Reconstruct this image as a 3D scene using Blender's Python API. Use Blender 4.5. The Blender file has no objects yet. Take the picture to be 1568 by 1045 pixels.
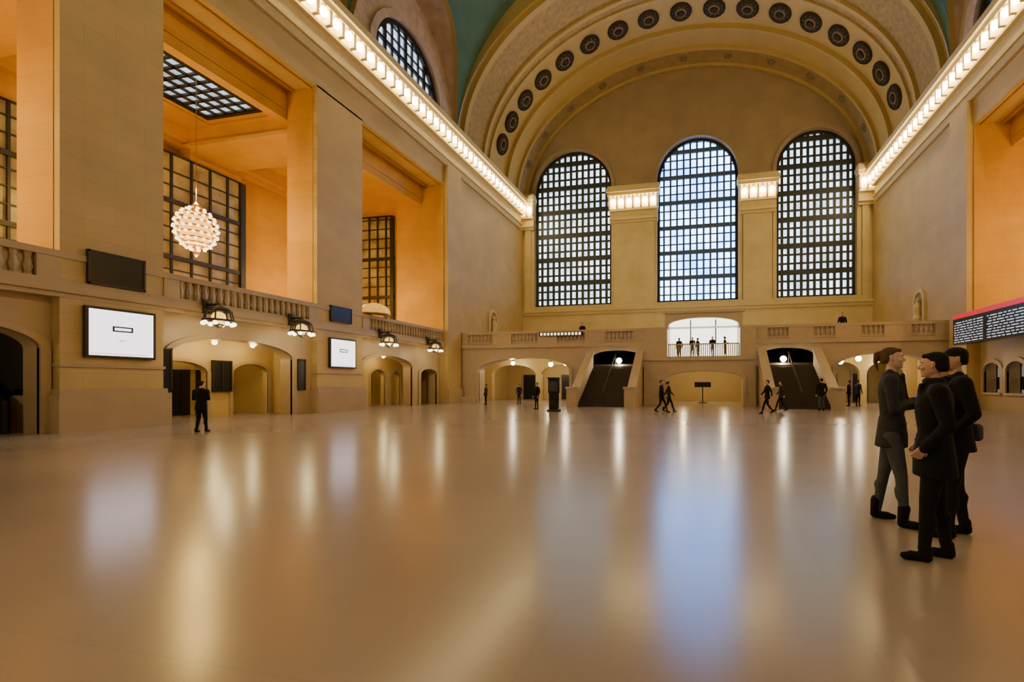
import bpy, math, random
from mathutils import Vector, Matrix
random.seed(4)
XL,XR,YE,YF,YB=-19.35,15.65,46.0,32.8,-24.0
XC=(XL+XR)/2; HA=(XR-XL)/2
Z0=21.0
# ---------------------------------------------------------------- materials
def base(name):
    m=bpy.data.materials.new(name); m.use_nodes=True
    nt=m.node_tree; b=nt.nodes['Principled BSDF']; return m,nt,b
def N(nt,t,**k):
    n=nt.nodes.new(t)
    for a,v in k.items(): setattr(n,a,v)
    return n
def mat(name,col,rough=.6,metal=0,noise=.12,scale=6,bump=0.0,spec=.5):
    m,nt,b=base(name)
    g=N(nt,'ShaderNodeNewGeometry'); no=N(nt,'ShaderNodeTexNoise'); no.inputs['Scale'].default_value=scale; no.inputs['Detail'].default_value=4
    nt.links.new(g.outputs['Position'],no.inputs['Vector'])
    mx=N(nt,'ShaderNodeMix',data_type='RGBA')
    mx.inputs[6].default_value=tuple(c*(1-noise) for c in col)+(1,)
    mx.inputs[7].default_value=tuple(min(1,c*(1+noise)) for c in col)+(1,)
    nt.links.new(no.outputs['Fac'],mx.inputs[0]); nt.links.new(mx.outputs[2],b.inputs['Base Color'])
    b.inputs['Roughness'].default_value=rough; b.inputs['Metallic'].default_value=metal
    b.inputs['Specular IOR Level'].default_value=spec
    if bump:
        bp=N(nt,'ShaderNodeBump'); bp.inputs['Strength'].default_value=bump; bp.inputs['Distance'].default_value=.05
        nt.links.new(no.outputs['Fac'],bp.inputs['Height']); nt.links.new(bp.outputs[0],b.inputs['Normal'])
    return m
def stone(name,col,plane,bw,bh,var=.06,joint=.75,rough=.55,nscale=.6,namt=.14,mortar=.012,upper=None,spec=.5):
    m,nt,b=base(name)
    g=N(nt,'ShaderNodeNewGeometry'); s=N(nt,'ShaderNodeSeparateXYZ'); c=N(nt,'ShaderNodeCombineXYZ')
    nt.links.new(g.outputs['Position'],s.inputs[0])
    ax={'x':0,'y':1,'z':2}
    nt.links.new(s.outputs[ax[plane[0]]],c.inputs[0]); nt.links.new(s.outputs[ax[plane[1]]],c.inputs[1])
    br=N(nt,'ShaderNodeTexBrick'); br.inputs['Scale'].default_value=1
    br.inputs['Brick Width'].default_value=bw; br.inputs['Row Height'].default_value=bh
    br.inputs['Mortar Size'].default_value=mortar; br.inputs['Mortar Smooth'].default_value=.3
    br.inputs['Color1'].default_value=tuple(x*(1-var) for x in col)+(1,)
    br.inputs['Color2'].default_value=tuple(x*(1+var) for x in col)+(1,)
    br.inputs['Mortar'].default_value=tuple(x*joint for x in col)+(1,)
    nt.links.new(c.outputs[0],br.inputs['Vector'])
    no=N(nt,'ShaderNodeTexNoise'); no.inputs['Scale'].default_value=nscale; no.inputs['Detail'].default_value=6
    nt.links.new(g.outputs['Position'],no.inputs['Vector'])
    mr=N(nt,'ShaderNodeMapRange'); mr.inputs[1].default_value=.2; mr.inputs[2].default_value=.8
    mr.inputs[3].default_value=1-namt; mr.inputs[4].default_value=1+namt
    nt.links.new(no.outputs['Fac'],mr.inputs[0])
    src=br.outputs['Color']
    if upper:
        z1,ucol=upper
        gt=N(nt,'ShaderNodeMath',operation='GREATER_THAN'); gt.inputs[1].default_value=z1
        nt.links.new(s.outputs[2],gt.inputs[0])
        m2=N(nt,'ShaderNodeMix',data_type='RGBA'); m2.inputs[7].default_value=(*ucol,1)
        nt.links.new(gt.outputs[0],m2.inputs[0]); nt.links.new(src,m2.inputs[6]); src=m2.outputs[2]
    mx=N(nt,'ShaderNodeMix',data_type='RGBA',blend_type='MULTIPLY'); mx.inputs[0].default_value=1
    nt.links.new(src,mx.inputs[6]); nt.links.new(mr.outputs[0],mx.inputs[7])
    nt.links.new(mx.outputs[2],b.inputs['Base Color']); b.inputs['Roughness'].default_value=rough
    b.inputs['Specular IOR Level'].default_value=spec
    return m
def emis(name,col,st,dark=None,scale=1.0):
    m,nt,b=base(name)
    b.inputs['Base Color'].default_value=(*[c*.5 for c in col],1)
    b.inputs['Emission Color'].default_value=(*col,1); b.inputs['Emission Strength'].default_value=st
    b.inputs['Roughness'].default_value=.3
    if dark is not None:
        g=N(nt,'ShaderNodeNewGeometry'); no=N(nt,'ShaderNodeTexNoise'); no.inputs['Scale'].default_value=scale; no.inputs['Detail'].default_value=3
        nt.links.new(g.outputs['Position'],no.inputs['Vector'])
        mr=N(nt,'ShaderNodeMapRange'); mr.inputs[1].default_value=.36; mr.inputs[2].default_value=.64
        nt.links.new(no.outputs['Fac'],mr.inputs[0])
        mx=N(nt,'ShaderNodeMix',data_type='RGBA'); mx.inputs[6].default_value=(*dark,1); mx.inputs[7].default_value=(*col,1)
        nt.links.new(mr.outputs[0],mx.inputs[0]); nt.links.new(mx.outputs[2],b.inputs['Emission Color'])
    return m
M={}
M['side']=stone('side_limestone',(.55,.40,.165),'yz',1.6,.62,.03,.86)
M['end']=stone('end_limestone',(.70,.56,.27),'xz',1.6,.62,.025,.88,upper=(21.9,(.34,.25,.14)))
M['gal']=stone('gallery_ochre_stone',(.62,.34,.045),'yz',1.8,.8,.04,.85)
M['galx']=stone('gallery_ochre_stone_cross',(.62,.34,.045),'xz',1.8,.8,.04,.85)
M['trim']=mat('carved_limestone',(.66,.53,.25),.6,noise=.15,scale=5,bump=.3)
M['low']=mat('polished_limestone',(.46,.345,.20),.4,noise=.12,scale=1.5)
M['marble']=mat('botticino_marble',(.52,.42,.30),.35,noise=.15,scale=2.5)
M['floor']=stone('tennessee_marble_floor',(.36,.285,.235),'xy',1.9,.95,.012,.955,rough=.21,nscale=.25,namt=.14,mortar=.008,spec=.5)
M['vault']=mat('green_ceiling_plaster',(.08,.17,.115),.8,noise=.25,scale=.8,bump=.1)
M['lun']=mat('lunette_carved_plaster',(.50,.38,.28),.8,noise=.5,scale=1.6,bump=1)
M['arch']=mat('arch_plaster',(.48,.345,.115),.7,noise=.10,scale=1.0)
M['ornate']=mat('arch_ornate_plaster',(.36,.255,.09),.7,noise=.5,scale=3.2,bump=1)
M['rose']=mat('arch_dark_band',(.31,.225,.10),.7,noise=.35,scale=1.5,bump=.6)
M['rosette']=mat('arch_rosette',(.20,.145,.07),.7,noise=.3,scale=4)
M['bronze']=mat('dark_bronze',(.045,.04,.03),.4,.6,noise=.2)
M['winbar']=mat('window_steel_dark',(.04,.045,.045),.5,.2,noise=.2)
M['winbarglow']=mat('window_steel_blue_glow',(.07,.11,.18),.5,.0,noise=.2)  # middle window bars; blue glow of the panes painted into the steel colour
M['medd']=mat('medallion_dark_bronze',(.045,.035,.022),.8,.0,noise=.3,scale=5,spec=.15)
M['black']=mat('black_panel',(.012,.012,.014),.25,noise=.1)
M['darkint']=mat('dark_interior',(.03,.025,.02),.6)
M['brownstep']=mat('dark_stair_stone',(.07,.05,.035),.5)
M['bulb']=emis('bulb_glow',(1,.78,.40),50)
M['lampglow']=emis('globe_glow',(1,.88,.66),18)
M['lantglow']=emis('lantern_globe_glow',(1,.80,.46),6)
M['chand']=emis('chandelier_glow',(1,.66,.24),4.5)
M['chand2']=emis('chandelier_core',(1,.50,.09),2.2)
M['screen']=emis('screen_white',(1,.90,.97),2.6)
M['scrgrey']=mat('screen_print',(.05,.05,.06),.4)
M['scrpink']=emis('screen_pink',(.9,.65,.75),1.5)
M['winmid']=emis('daylight_glass_blue',(.22,.50,1.0),17,(.05,.20,.75),.4)
M['winside']=emis('daylight_glass_pale',(.62,.78,.95),4.6,(.26,.36,.42),.7)
M['winback']=emis('daylight_glass_back',(.68,.80,.92),1.0,(.26,.36,.42),.7)
M['winlun']=emis('lunette_glass',(.48,.62,.85),2.8,(.3,.4,.55),.9)
M['amber']=emis('amber_glass',(.34,.19,.035),.8,(.07,.04,.012),.9)
M['sky']=emis('skylight_glass',(.42,.55,.66),2.2,(.16,.18,.19),.9)
M['alcove']=emis('lit_storefront',(1,.97,.82),3.4)
M['warmroom']=mat('warm_passage_stone',(.58,.43,.17),.5,noise=.1,scale=1)
M['red']=emis('board_red',(.75,.02,.03),.8)
M['txt']=emis('board_text',(.70,.82,1),.9)
M['txtw']=emis('led_text',(1,.8,.5),2)
M['gold']=mat('chandelier_gold',(.50,.29,.07),.35,.8)
# ---------------------------------------------------------------- mesh builder
class MB:
    def __init__(s): s.v=[];s.f=[];s.m=[]
    def add(s,v,f,m=0):
        o=len(s.v); s.v+= [tuple(p) for p in v]; s.f+=[tuple(i+o for i in q) for q in f]; s.m+=[m]*len(f)
    def box(s,x0,x1,y0,y1,z0,z1,m=0):
        v=[(x,y,z) for z in(z0,z1) for y in(y0,y1) for x in(x0,x1)]
        s.add(v,[(0,2,3,1),(4,5,7,6),(0,1,5,4),(2,6,7,3),(0,4,6,2),(1,3,7,5)],m)
    def pbox(s,P,u0,u1,z0,z1,d0,d1,m=0):
        v=[P(u,z,d) for d in(d0,d1) for z in(z0,z1) for u in(u0,u1)]
        s.add(v,[(0,2,3,1),(4,5,7,6),(0,1,5,4),(2,6,7,3),(0,4,6,2),(1,3,7,5)],m)
    def lathe(s,c,axis,prof,n=12,m=0,cap=True):
        c=Vector(c);a=Vector(axis).normalized()
        u=a.orthogonal().normalized(); w=a.cross(u); v=[];f=[]
        for r,h in prof:
            for k in range(n):
                t=2*math.pi*k/n; v.append(c+a*h+(u*math.cos(t)+w*math.sin(t))*r)
        for i in range(len(prof)-1):
            for k in range(n): f.append((i*n+k,i*n+(k+1)%n,(i+1)*n+(k+1)%n,(i+1)*n+k))
        if cap: f.append(tuple(range(n))[::-1]); f.append(tuple((len(prof)-1)*n+k for k in range(n)))
        s.add(v,f,m)
    def sph(s,c,r,m=0,n=8,k=5,sc=(1,1,1)):
        v=[(c[0],c[1],c[2]-r*sc[2])];f=[]
        for i in range(1,k):
            ph=-math.pi/2+math.pi*i/k
            for j in range(n):
                t=2*math.pi*j/n; v.append((c[0]+r*sc[0]*math.cos(ph)*math.cos(t),c[1]+r*sc[1]*math.cos(ph)*math.sin(t),c[2]+r*sc[2]*math.sin(ph)))
        v.append((c[0],c[1],c[2]+r*sc[2])); L=len(v)-1
        for j in range(n):
            f.append((0,1+(j+1)%n,1+j)); f.append((L,L-n+j,L-n+(j+1)%n))
        for i in range(k-2):
            for j in range(n): f.append((1+i*n+j,1+i*n+(j+1)%n,1+(i+1)*n+(j+1)%n,1+(i+1)*n+j))
        s.add(v,f,m)
    def cap(s,p1,p2,r1,r2,m=0,n=12,k=4):
        p1=Vector(p1);p2=Vector(p2);a=(p2-p1)
        if a.length<1e-6:a=Vector((0,0,1e-4))
        a.normalize();u=a.orthogonal().normalized();w=a.cross(u);prof=[]
        for i in range(k): 
            t=-math.pi/2+math.pi/2*(i+.3)/(k); prof.append((p1+a*r1*math.sin(t),r1*math.cos(t)))
        prof.append((p1,r1));prof.append((p2,r2))
        for i in range(k):
            t=math.pi/2*(i+.7)/k; prof.append((p2+a*r2*math.sin(t),r2*math.cos(t)))
        v=[];f=[]
        for c,r in prof:
            for j in range(n):
                t=2*math.pi*j/n; v.append(c+(u*math.cos(t)+w*math.sin(t))*r)
        for i in range(len(prof)-1):
            for j in range(n): f.append((i*n+j,i*n+(j+1)%n,(i+1)*n+(j+1)%n,(i+1)*n+j))
        f.append(tuple(range(n))[::-1]); f.append(tuple((len(prof)-1)*n+j for j in range(n)))
        s.add(v,f,m)
    def loft(s,rings,m=0,n=20):
        v=[];f=[]
        for cx,cy,cz,rx,ry in rings:
            for j in range(n):
                t=2*math.pi*j/n; v.append((cx+rx*math.cos(t),cy+ry*math.sin(t),cz))
        for i in range(len(rings)-1):
            for j in range(n): f.append((i*n+j,i*n+(j+1)%n,(i+1)*n+(j+1)%n,(i+1)*n+j))
        f.append(tuple(range(n))[::-1]); f.append(tuple((len(rings)-1)*n+j for j in range(n)))
        s.add(v,f,m)
    def fin(s,name,mats,parent=None,smooth=False,center=True,bevel=0):
        me=bpy.data.meshes.new(name)
        c=Vector((0,0,0))
        if center and s.v:
            lo=[min(p[i] for p in s.v) for i in range(3)];hi=[max(p[i] for p in s.v) for i in range(3)]
            c=Vector([(a+b)/2 for a,b in zip(lo,hi)])
            c.z=lo[2]
        me.from_pydata([tuple(Vector(p)-c) for p in s.v],[],s.f)
        for mm in mats: me.materials.append(M[mm] if isinstance(mm,str) else mm)
        me.polygons.foreach_set('material_index',s.m)
        if smooth: me.polygons.foreach_set('use_smooth',[True]*len(me.polygons))
        me.update()
        o=bpy.data.objects.new(name,me); o.location=c; bpy.context.collection.objects.link(o)
        if parent: o.parent=parent; o.location=c-parent.location
        return o
def light(kind,name,loc,power,col,parent=None,size=.3):
    l=bpy.data.lights.new(name,kind); l.energy=power; l.color=col; l.shadow_soft_size=size
    o=bpy.data.objects.new(name,l); o.location=loc
    bpy.context.collection.objects.link(o)
    if parent: o.parent=parent; o.location=Vector(loc)-parent.location
    return o
PL=lambda u,z,d:(XL-d,u,z)
PR=lambda u,z,d:(XR+d,u,z)
PE=lambda u,z,d:(u,YE+d,z)
PF=lambda u,z,d:(u,YF+d,z)
PB=lambda u,z,d:(u,YB-d,z)
def az(o,u):
    c=(o[0]+o[1])/2;r=(o[1]-o[0])/2
    return o[3]+(o[4]-o[3])*math.sqrt(max(0,1-((u-c)/r)**2))
def arch_wall(mb,P,u0,u1,z0,z1,ops,depth,m=0,mr=0,seg=28):
    zf=z1 if callable(z1) else (lambda u:z1)
    def solid(a,b):
        if b-a<1e-4:return
        k=24 if callable(z1) else 1
        for i in range(k):
            p=a+(b-a)*i/k;q=a+(b-a)*(i+1)/k
            mb.add([P(p,z0,0),P(q,z0,0),P(q,zf(q),0),P(p,zf(p),0)],[(0,1,2,3)],m)
    cur=u0
    for o in sorted(ops):
        solid(cur,o[0]); c=(o[0]+o[1])/2;r=(o[1]-o[0])/2
        us=[c-r*math.cos(math.pi*i/seg) for i in range(seg+1)]
        for p,q in zip(us,us[1:]):
            a,b=az(o,p),az(o,q)
            mb.add([P(p,a,0),P(q,b,0),P(q,zf(q),0),P(p,zf(p),0)],[(0,1,2,3)],m)
            mb.add([P(p,a,0),P(q,b,0),P(q,b,depth),P(p,a,depth)],[(0,1,2,3)],mr)
        if o[2]>z0+1e-3:
            mb.add([P(o[0],z0,0),P(o[1],z0,0),P(o[1],o[2],0),P(o[0],o[2],0)],[(0,1,2,3)],m)
            mb.add([P(o[0],o[2],0),P(o[1],o[2],0),P(o[1],o[2],depth),P(o[0],o[2],depth)],[(0,1,2,3)],mr)
        for e in(o[0],o[1]):
            mb.add([P(e,o[2],0),P(e,o[3],0),P(e,o[3],depth),P(e,o[2],depth)],[(0,1,2,3)],mr)
        cur=o[1]
    solid(cur,u1)
def archivolt(mb,P,o,w,d0,d1,m=0,seg=28,jamb=True,inward=False):
    c=(o[0]+o[1])/2;r=(o[1]-o[0])/2;h=o[4]-o[3];sg=-1 if inward else 1
    A=[];B=[]
    if jamb: A.append((o[0],o[2]));B.append((o[0]-sg*w,o[2]))
    for i in range(seg+1):
        t=math.pi*i/seg
        A.append((c-r*math.cos(t),o[3]+h*math.sin(t)));B.append((c-(r+sg*w)*math.cos(t),o[3]+max(.01,h+sg*w)*math.sin(t)))
    if jamb: A.append((o[1],o[2]));B.append((o[1]+sg*w,o[2]))
    for i in range(len(A)-1):
        q=[A[i],A[i+1],B[i+1],B[i]]
        v=[P(*p,d0) for p in q]+[P(*p,d1) for p in q]
        mb.add(v,[(0,1,2,3),(4,5,6,7),(0,1,5,4),(3,2,6,7)],m)
def window(name,P,o,d,nv,zmaj,sub,tv,pane,bar='bronze',tm=.3,ts=.09,frame=.28,majv=None):
    mb=MB(); c=(o[0]+o[1])/2;r=(o[1]-o[0])/2;seg=28
    us=[c-r*math.cos(math.pi*i/seg) for i in range(seg+1)]
    for p,q in zip(us,us[1:]):
        mb.add([P(p,o[2],d),P(q,o[2],d),P(q,az(o,q),d),P(p,az(o,p),d)],[(0,1,2,3)],1)
    archivolt(mb,P,o,frame,d-.25,d-.02,2,inward=True)
    mb.pbox(P,o[0],o[1],o[2],o[2]+frame,d-.25,d-.02,2)
    for i in range(1,nv):
        u=o[0]+(o[1]-o[0])*i/nv; t=tv*(2.0 if majv and i in majv else 1)
        mb.pbox(P,u-t/2,u+t/2,o[2],az(o,u),d-.14,d-.02,0)
    def ext(z):
        if z<=o[3]:return r
        return r*math.sqrt(max(0,1-((z-o[3])/max(.01,(o[4]-o[3])))**2))
    for z in zmaj:
        e=ext(z); mb.pbox(P,c-e,c+e,z-tm/2,z+tm/2,d-.2,d-.02,0)
    z=o[2]+sub
    while z<o[4]-.2:
        e=ext(z); mb.pbox(P,c-e,c+e,z-ts/2,z+ts/2,d-.12,d-.02,0); z+=sub
    return mb.fin(name,[bar,pane,'bronze'])
# ---------------------------------------------------------------- floor
mb=MB(); mb.box(-34,30,YB-1,YE+1,-.3,0); mb.fin('floor',['floor'])
# ---------------------------------------------------------------- side walls
YG=30.6
piersL=[(9.86,12.55),(19.2,22.3),(.3,3.0),(-9.3,-6.6),(-18.9,-16.2)]
CZ=15.8   # gallery ceiling height
def side(P,nm,YG,piers,lowops,depth=9.65):
    mb=MB()
    for a,b in piers:
        mb.pbox(P,a,b,0,16.9,0,1.85,0)
        mb.pbox(P,a-.12,b+.12,0,1.15,-.22,1.9,2)
        mb.pbox(P,a-.06,b+.06,1.15,1.35,-.12,1.88,2)
        mb.pbox(P,a-.03,b+.03,2.05,2.15,-.06,1.86,2)
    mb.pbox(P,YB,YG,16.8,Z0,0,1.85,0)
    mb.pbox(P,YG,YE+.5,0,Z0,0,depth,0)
    mb.pbox(P,YG+.04,YG+1.9,0,18.3,-.35,-.0,0)
    mb.pbox(P,YG+.0,YG+1.95,0,1.15,-.5,-.01,2)
    ps=sorted(piers); segs=[];cur=YB
    for a,b in ps+[(YG,YG)]:
        segs.append((cur,a));cur=b
    P2=lambda u,z,d:P(u,z,d+.35)
    for a,b in segs:
        ops=[o for o in lowops if o[0]>=a-.01 and o[1]<=b+.01]
        arch_wall(mb,P2,a,b,0,4.45,ops,.7,2,2)
        for o in ops: archivolt(mb,P2,o,.22,-.08,.1,2)
    mb.pbox(P,YB,YG-.01,4.35,4.62,-.12,depth-.01,2)
    mb.pbox(P,YB,YG-.01,4.2,4.349,-.02,.5,2)
    mb.pbox(P,YB,YG-.01,5.42,5.62,-.05,.35,2)
    mb.pbox(P,YB,YG-.01,4.621,4.74,-.05,.35,2)
    mb.pbox(P,YB,YG-.01,4.74,5.42,.14,.24,2)
    y=YB+.2
    while y<YG:
        if not any(a-.1<y<b+.1 for a,b in piers):
            c=P(y,4.74,.10)
            mb.lathe(c,(0,0,1),[(.10,0),(.07,.08),(.115,.25),(.06,.5),(.10,.68)],6,2,False)
        y+=.28
    for a,b in piers:
        for q in((a-.5,a),(b,b+.5)): mb.pbox(P,q[0],q[1],4.64,5.41,-.04,.34,2)
    mb.pbox(P,YB,YG,0,18.2,depth,depth+.3,1)
    mb.pbox(P,YB,YG-.02,CZ,18.0,1.86,depth-.01,1)
    mb.pbox(P,YG-.04,YG-.015,4.63,CZ,.0,depth-.02,3)
    mb.pbox(P,YG-.035,YG-.012,CZ,16.79,.0,1.85,3)
    for a,b in piers:
        mb.pbox(P,a+.3,b-.3,14.9,CZ-.01,1.87,depth-.02,1); mb.pbox(P,a+.1,b-.1,14.7,14.9,1.87,depth-.02,1)
        mb.pbox(P,a+.3,b-.3,4.63,14.7,depth-.9,depth-.03,1); mb.pbox(P,a+.15,b-.15,13.9,14.3,depth-1.1,depth-.04,1)
        # ochre skins added on pier reveals; gallery's orange glow put into the colour
        mb.pbox(P,a-.02,a,5.63,16.79,.25,1.84,1); mb.pbox(P,b,b+.02,5.63,16.79,.25,1.84,1)
    mb.pbox(P,YB,YG-.05,15.0,CZ-.02,depth-.8,depth-.05,1); mb.pbox(P,YB,YG-.06,14.75,15.0,depth-.5,depth-.06,1)
    mb.pbox(P,YB,YG-.05,15.3,CZ-.02,1.88,2.4,1)
    mb.pbox(P,YB,YG-.05,16.7,16.79,.35,.5,1); mb.pbox(P,YB,YG-.05,16.7,16.79,1.4,1.55,1)
    mb.fin('wall_'+nm,['side','gal','low','galx'])
lowL=[(4.2,9.6,0,2.6,3.4),(13.0,18.1,0,2.7,3.4),(22.7,27.3,0,2.6,3.3),(28.2,30.2,0,2.2,2.6)]
side(PL,'left',YG,piersL,lowL)
YGR=30.1
piersR=[(19.6,21.8),(9.9,12.5),(.3,3.0),(-9.3,-6.6),(-18.9,-16.2)]
lowR=[(22.4+i*1.95,23.9+i*1.95,1.0,2.2,2.7) for i in range(4)]+[(13+i*1.6,14.2+i*1.6,1.0,2.2,2.7) for i in range(4)]
side(PR,'right',YGR,piersR,lowR,depth=7.5)
def passage(P,o,dd,m,lamp,ins,far):
    mb=MB(); a,b=o[0]-.25,o[1]+far; d0=1.06
    q=lambda *v: mb.add(list(v),[(0,1,2,3)],0)
    arch_wall(mb,lambda u,z,d:P(u,z,dd+d),a,b,0,4.1,ins,.35,0,0)
    for i_ in ins: archivolt(mb,lambda u,z,d:P(u,z,dd+d),i_,.14,-.06,.05,3)
    q(P(a,0,d0),P(a,0,dd),P(a,4.1,dd),P(a,4.1,d0)); q(P(b,0,d0),P(b,0,dd),P(b,4.1,dd),P(b,4.1,d0)); q(P(a,4.1,d0),P(b,4.1,d0),P(b,4.1,dd),P(a,4.1,dd))
    if ins:
        e=dd+2.6
        q(P(a,0,e),P(b,0,e),P(b,4.1,e),P(a,4.1,e));q(P(a,0,dd),P(a,0,e),P(a,4.1,e),P(a,4.1,dd));q(P(b,0,dd),P(b,0,e),P(b,4.1,e),P(b,4.1,dd));q(P(a,4.1,dd),P(b,4.1,dd),P(b,4.1,e),P(a,4.1,e))
        u=a+.3
        while u<b-.8:
            mb.pbox(P,u,u+.75,.02,2.2,e-.12,e-.02,1); mb.pbox(P,u-.08,u+.83,2.2,2.35,e-.16,e-.02,3); mb.pbox(P,u+.34,u+.40,.02,2.2,e-.15,e-.12,2); u+=1.05
        light('POINT','passage_ceiling_light',P((a+b)/2,3.6,dd+1.3),50,(1,.74,.35),None,.15)
    mb.fin('wall_passage',[m,'black','bronze','low'])
    if lamp: 
        for k in range(lamp):
            u=o[0]+(o[1]-o[0])*(k+.5)/lamp
            l=MB(); c=P(u,3.35,1.7); l.sph(c,.11,1,12,8); l.lathe((c[0],c[1],c[2]+.09),(0,0,1),[(.07,0),(.03,.08),(.015,.65)],8,0)
            lo=l.fin('passage_pendant_lamp',['bronze','lantglow'],smooth=True)
            light('POINT','bulb',(c[0],c[1],c[2]-.25),40,(1,.74,.35),lo,.12)
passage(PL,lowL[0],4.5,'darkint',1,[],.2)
passage(PL,lowL[1],2.6,'warmroom',3,[(13.5,15.9,0,2.0,2.5),(17.0,18.8,0,2.0,2.5)],1.0)
passage(PL,lowL[2],2.6,'warmroom',2,[(23.6,25.2,0,2.0,2.5),(26.0,27.4,0,2.0,2.5),(28.0,29.0,0,2.0,2.4)],2.0)
for i,o in enumerate(lowR):
    mb=MB(); mb.pbox(PR,o[0],o[1],1.0,2.7,1.0,1.05,0); mb.pbox(PR,o[0]+.15,o[1]-.15,1.2,1.9,.9,1.0,1)
    for k in range(1,4): 
        u=o[0]+(o[1]-o[0])*k/4; mb.pbox(PR,u-.02,u+.02,1.0,2.6,.75,.8,1)
    mb.pbox(PR,o[0]-.1,o[1]+.1,.9,1.02,.2,.9,2)
    mb.fin('ticket_window',[emis('ticket_glass_%d'%i,(.5,.5,.48),.3),'bronze','marble'])
mb=MB()
for i in range(11):
    mb.box(XL-1.3-.28*i-.28,XL-1.3-.28*i,5.2,9.2,0,.2*(i+1),0)
for yy in(5.1,7.1,9.2):
    v=[(XL-1.1,yy,0),(XL-1.1,yy,1.0),(XL-4.4,yy,3.2),(XL-4.4,yy,0)]
    v2=[(a,b+.12,c) for a,b,c in v]; mb.add(v+v2,[(0,1,2,3),(7,6,5,4),(0,1,5,4),(1,2,6,5),(2,3,7,6),(3,0,4,7)],1)
mb.fin('escalator',['bronze','black'])
GP=lambda u,z,d:(-29.0-d,u,z)
window('window_1',GP,(7.4,14.1,5.4,13.5,13.55),-.10,7,[8.3,11.3],.75,.09,'amber',tm=.22,ts=.06)
window('window_2',GP,(15.5,22.2,5.4,13.8,13.85),-1.15,7,[8.3,11.3],.75,.09,'amber',tm=.22,ts=.06)
GE=lambda u,z,d:(u,YG+d,z)
window('window_3',GE,(-28.0,-23.5,5.4,14.6,14.65),-.10,6,[8.3,11.3],.75,.09,'amber',tm=.22,ts=.06)
def skylight(name,x0,x1,y0,y1,z):
    mb=MB(); mb.box(x0,x1,y0,y1,z-.05,z-.02,1)
    for i in range(6):
        x=x0+(x1-x0)*i/5; mb.box(x-.06,x+.06,y0,y1,z-.15,z-.05,0)
    k=9
    for i in range(k+1):
        y=y0+(y1-y0)*i/k; mb.box(x0,x1,y-.06,y+.06,z-.15,z-.05,0)
    def ring(a,b,h,mm):
        mb.box(x0-b,x0-a,y0-b,y1+b,z-h,z-.01,mm);mb.box(x1+a,x1+b,y0-b,y1+b,z-h,z-.01,mm)
        mb.box(x0-a,x1+a,y0-b,y0-a,z-h,z-.01,mm);mb.box(x0-a,x1+a,y1+a,y1+b,z-h,z-.01,mm)
    ring(0,.2,.18,0);ring(.2,.5,.12,2);ring(.75,.9,.1,2)
    mb.fin(name,['bronze','sky','gal'])
skylight('window_4',-25.7,-22.5,13.8,18.6,CZ)
skylight('window_5',-26.6,-22.9,4.6,9.2,CZ)
# ---------------------------------------------------------------- entablature with bulbs
mb=MB();bl=MB()
def ent(P,u0,u1):
    for z0,z1,d in((18.25,18.7,.2),(18.7,18.85,.34),(18.85,19.75,.12),(19.75,19.95,.4),(20.75,21.05,.72),(21.05,21.45,.9)):
        mb.pbox(P,u0,u1,z0,z1,-d,0,0)
    mb.pbox(P,u0,u1,19.95,20.75,-.2,0,0)
    n=max(1,round((u1-u0)/.8)); s=(u1-u0)/n
    for i in range(n):
        u=u0+(i+.5)*s
        mb.pbox(P,u-s/2-.09,u-s/2+.09,19.95,20.75,-.68,0,0)
        bl.sph(P(u,20.36,-.62),.2,0,8,5,(1,1,1.25))
        mb.lathe(P(u,20.6,-.62),(0,0,1),[(.1,0),(.12,.15)],8,0)
    mb.pbox(P,u1-.09,u1+.09,19.95,20.75,-.68,0,0)
ent(PL,YB,YE-.9); ent(PR,YB,YE-.9)
mb.fin('trim_1',['trim']); bl.fin('cornice_lights',['bulb'],smooth=True)
# ---------------------------------------------------------------- end wall
wins=[(-18.0,-9.4,9.9,22.4,26.7),(-4.6,3.5,9.9,22.65,26.7),(7.1,14.3,9.9,22.6,26.2)]
RT=13.2
def arch_top(u): return Z0+RT*math.sqrt(max(0,1-((u-XC)/HA)**2))
mb=MB()
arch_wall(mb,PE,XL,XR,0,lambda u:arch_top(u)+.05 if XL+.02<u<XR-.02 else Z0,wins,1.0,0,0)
mb.box(XL,XR,YE-.35,YE,9.25,9.5,1); mb.box(XL,XR,YE-.2,YE,8.95,9.25,1)
for o in wins:
    archivolt(mb,PE,o,.35,-.12,.1,0); mb.pbox(PE,o[0]-.5,o[1]+.5,9.5,9.9,-.25,0,1)
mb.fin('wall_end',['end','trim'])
zs=[12.5+2.6*i for i in range(6)]
window('window_6',PE,wins[0],.7,13,zs,.87,.27,'winside','winbar',tm=.5,ts=.2)
window('window_7',PE,wins[1],.7,12,zs,.87,.20,'winmid','winbarglow',tm=.42,ts=.13)
window('window_8',PE,wins[2],.7,12,zs,.87,.26,'winside','winbar',tm=.5,ts=.2)
mb=MB();bl=MB()
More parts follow.
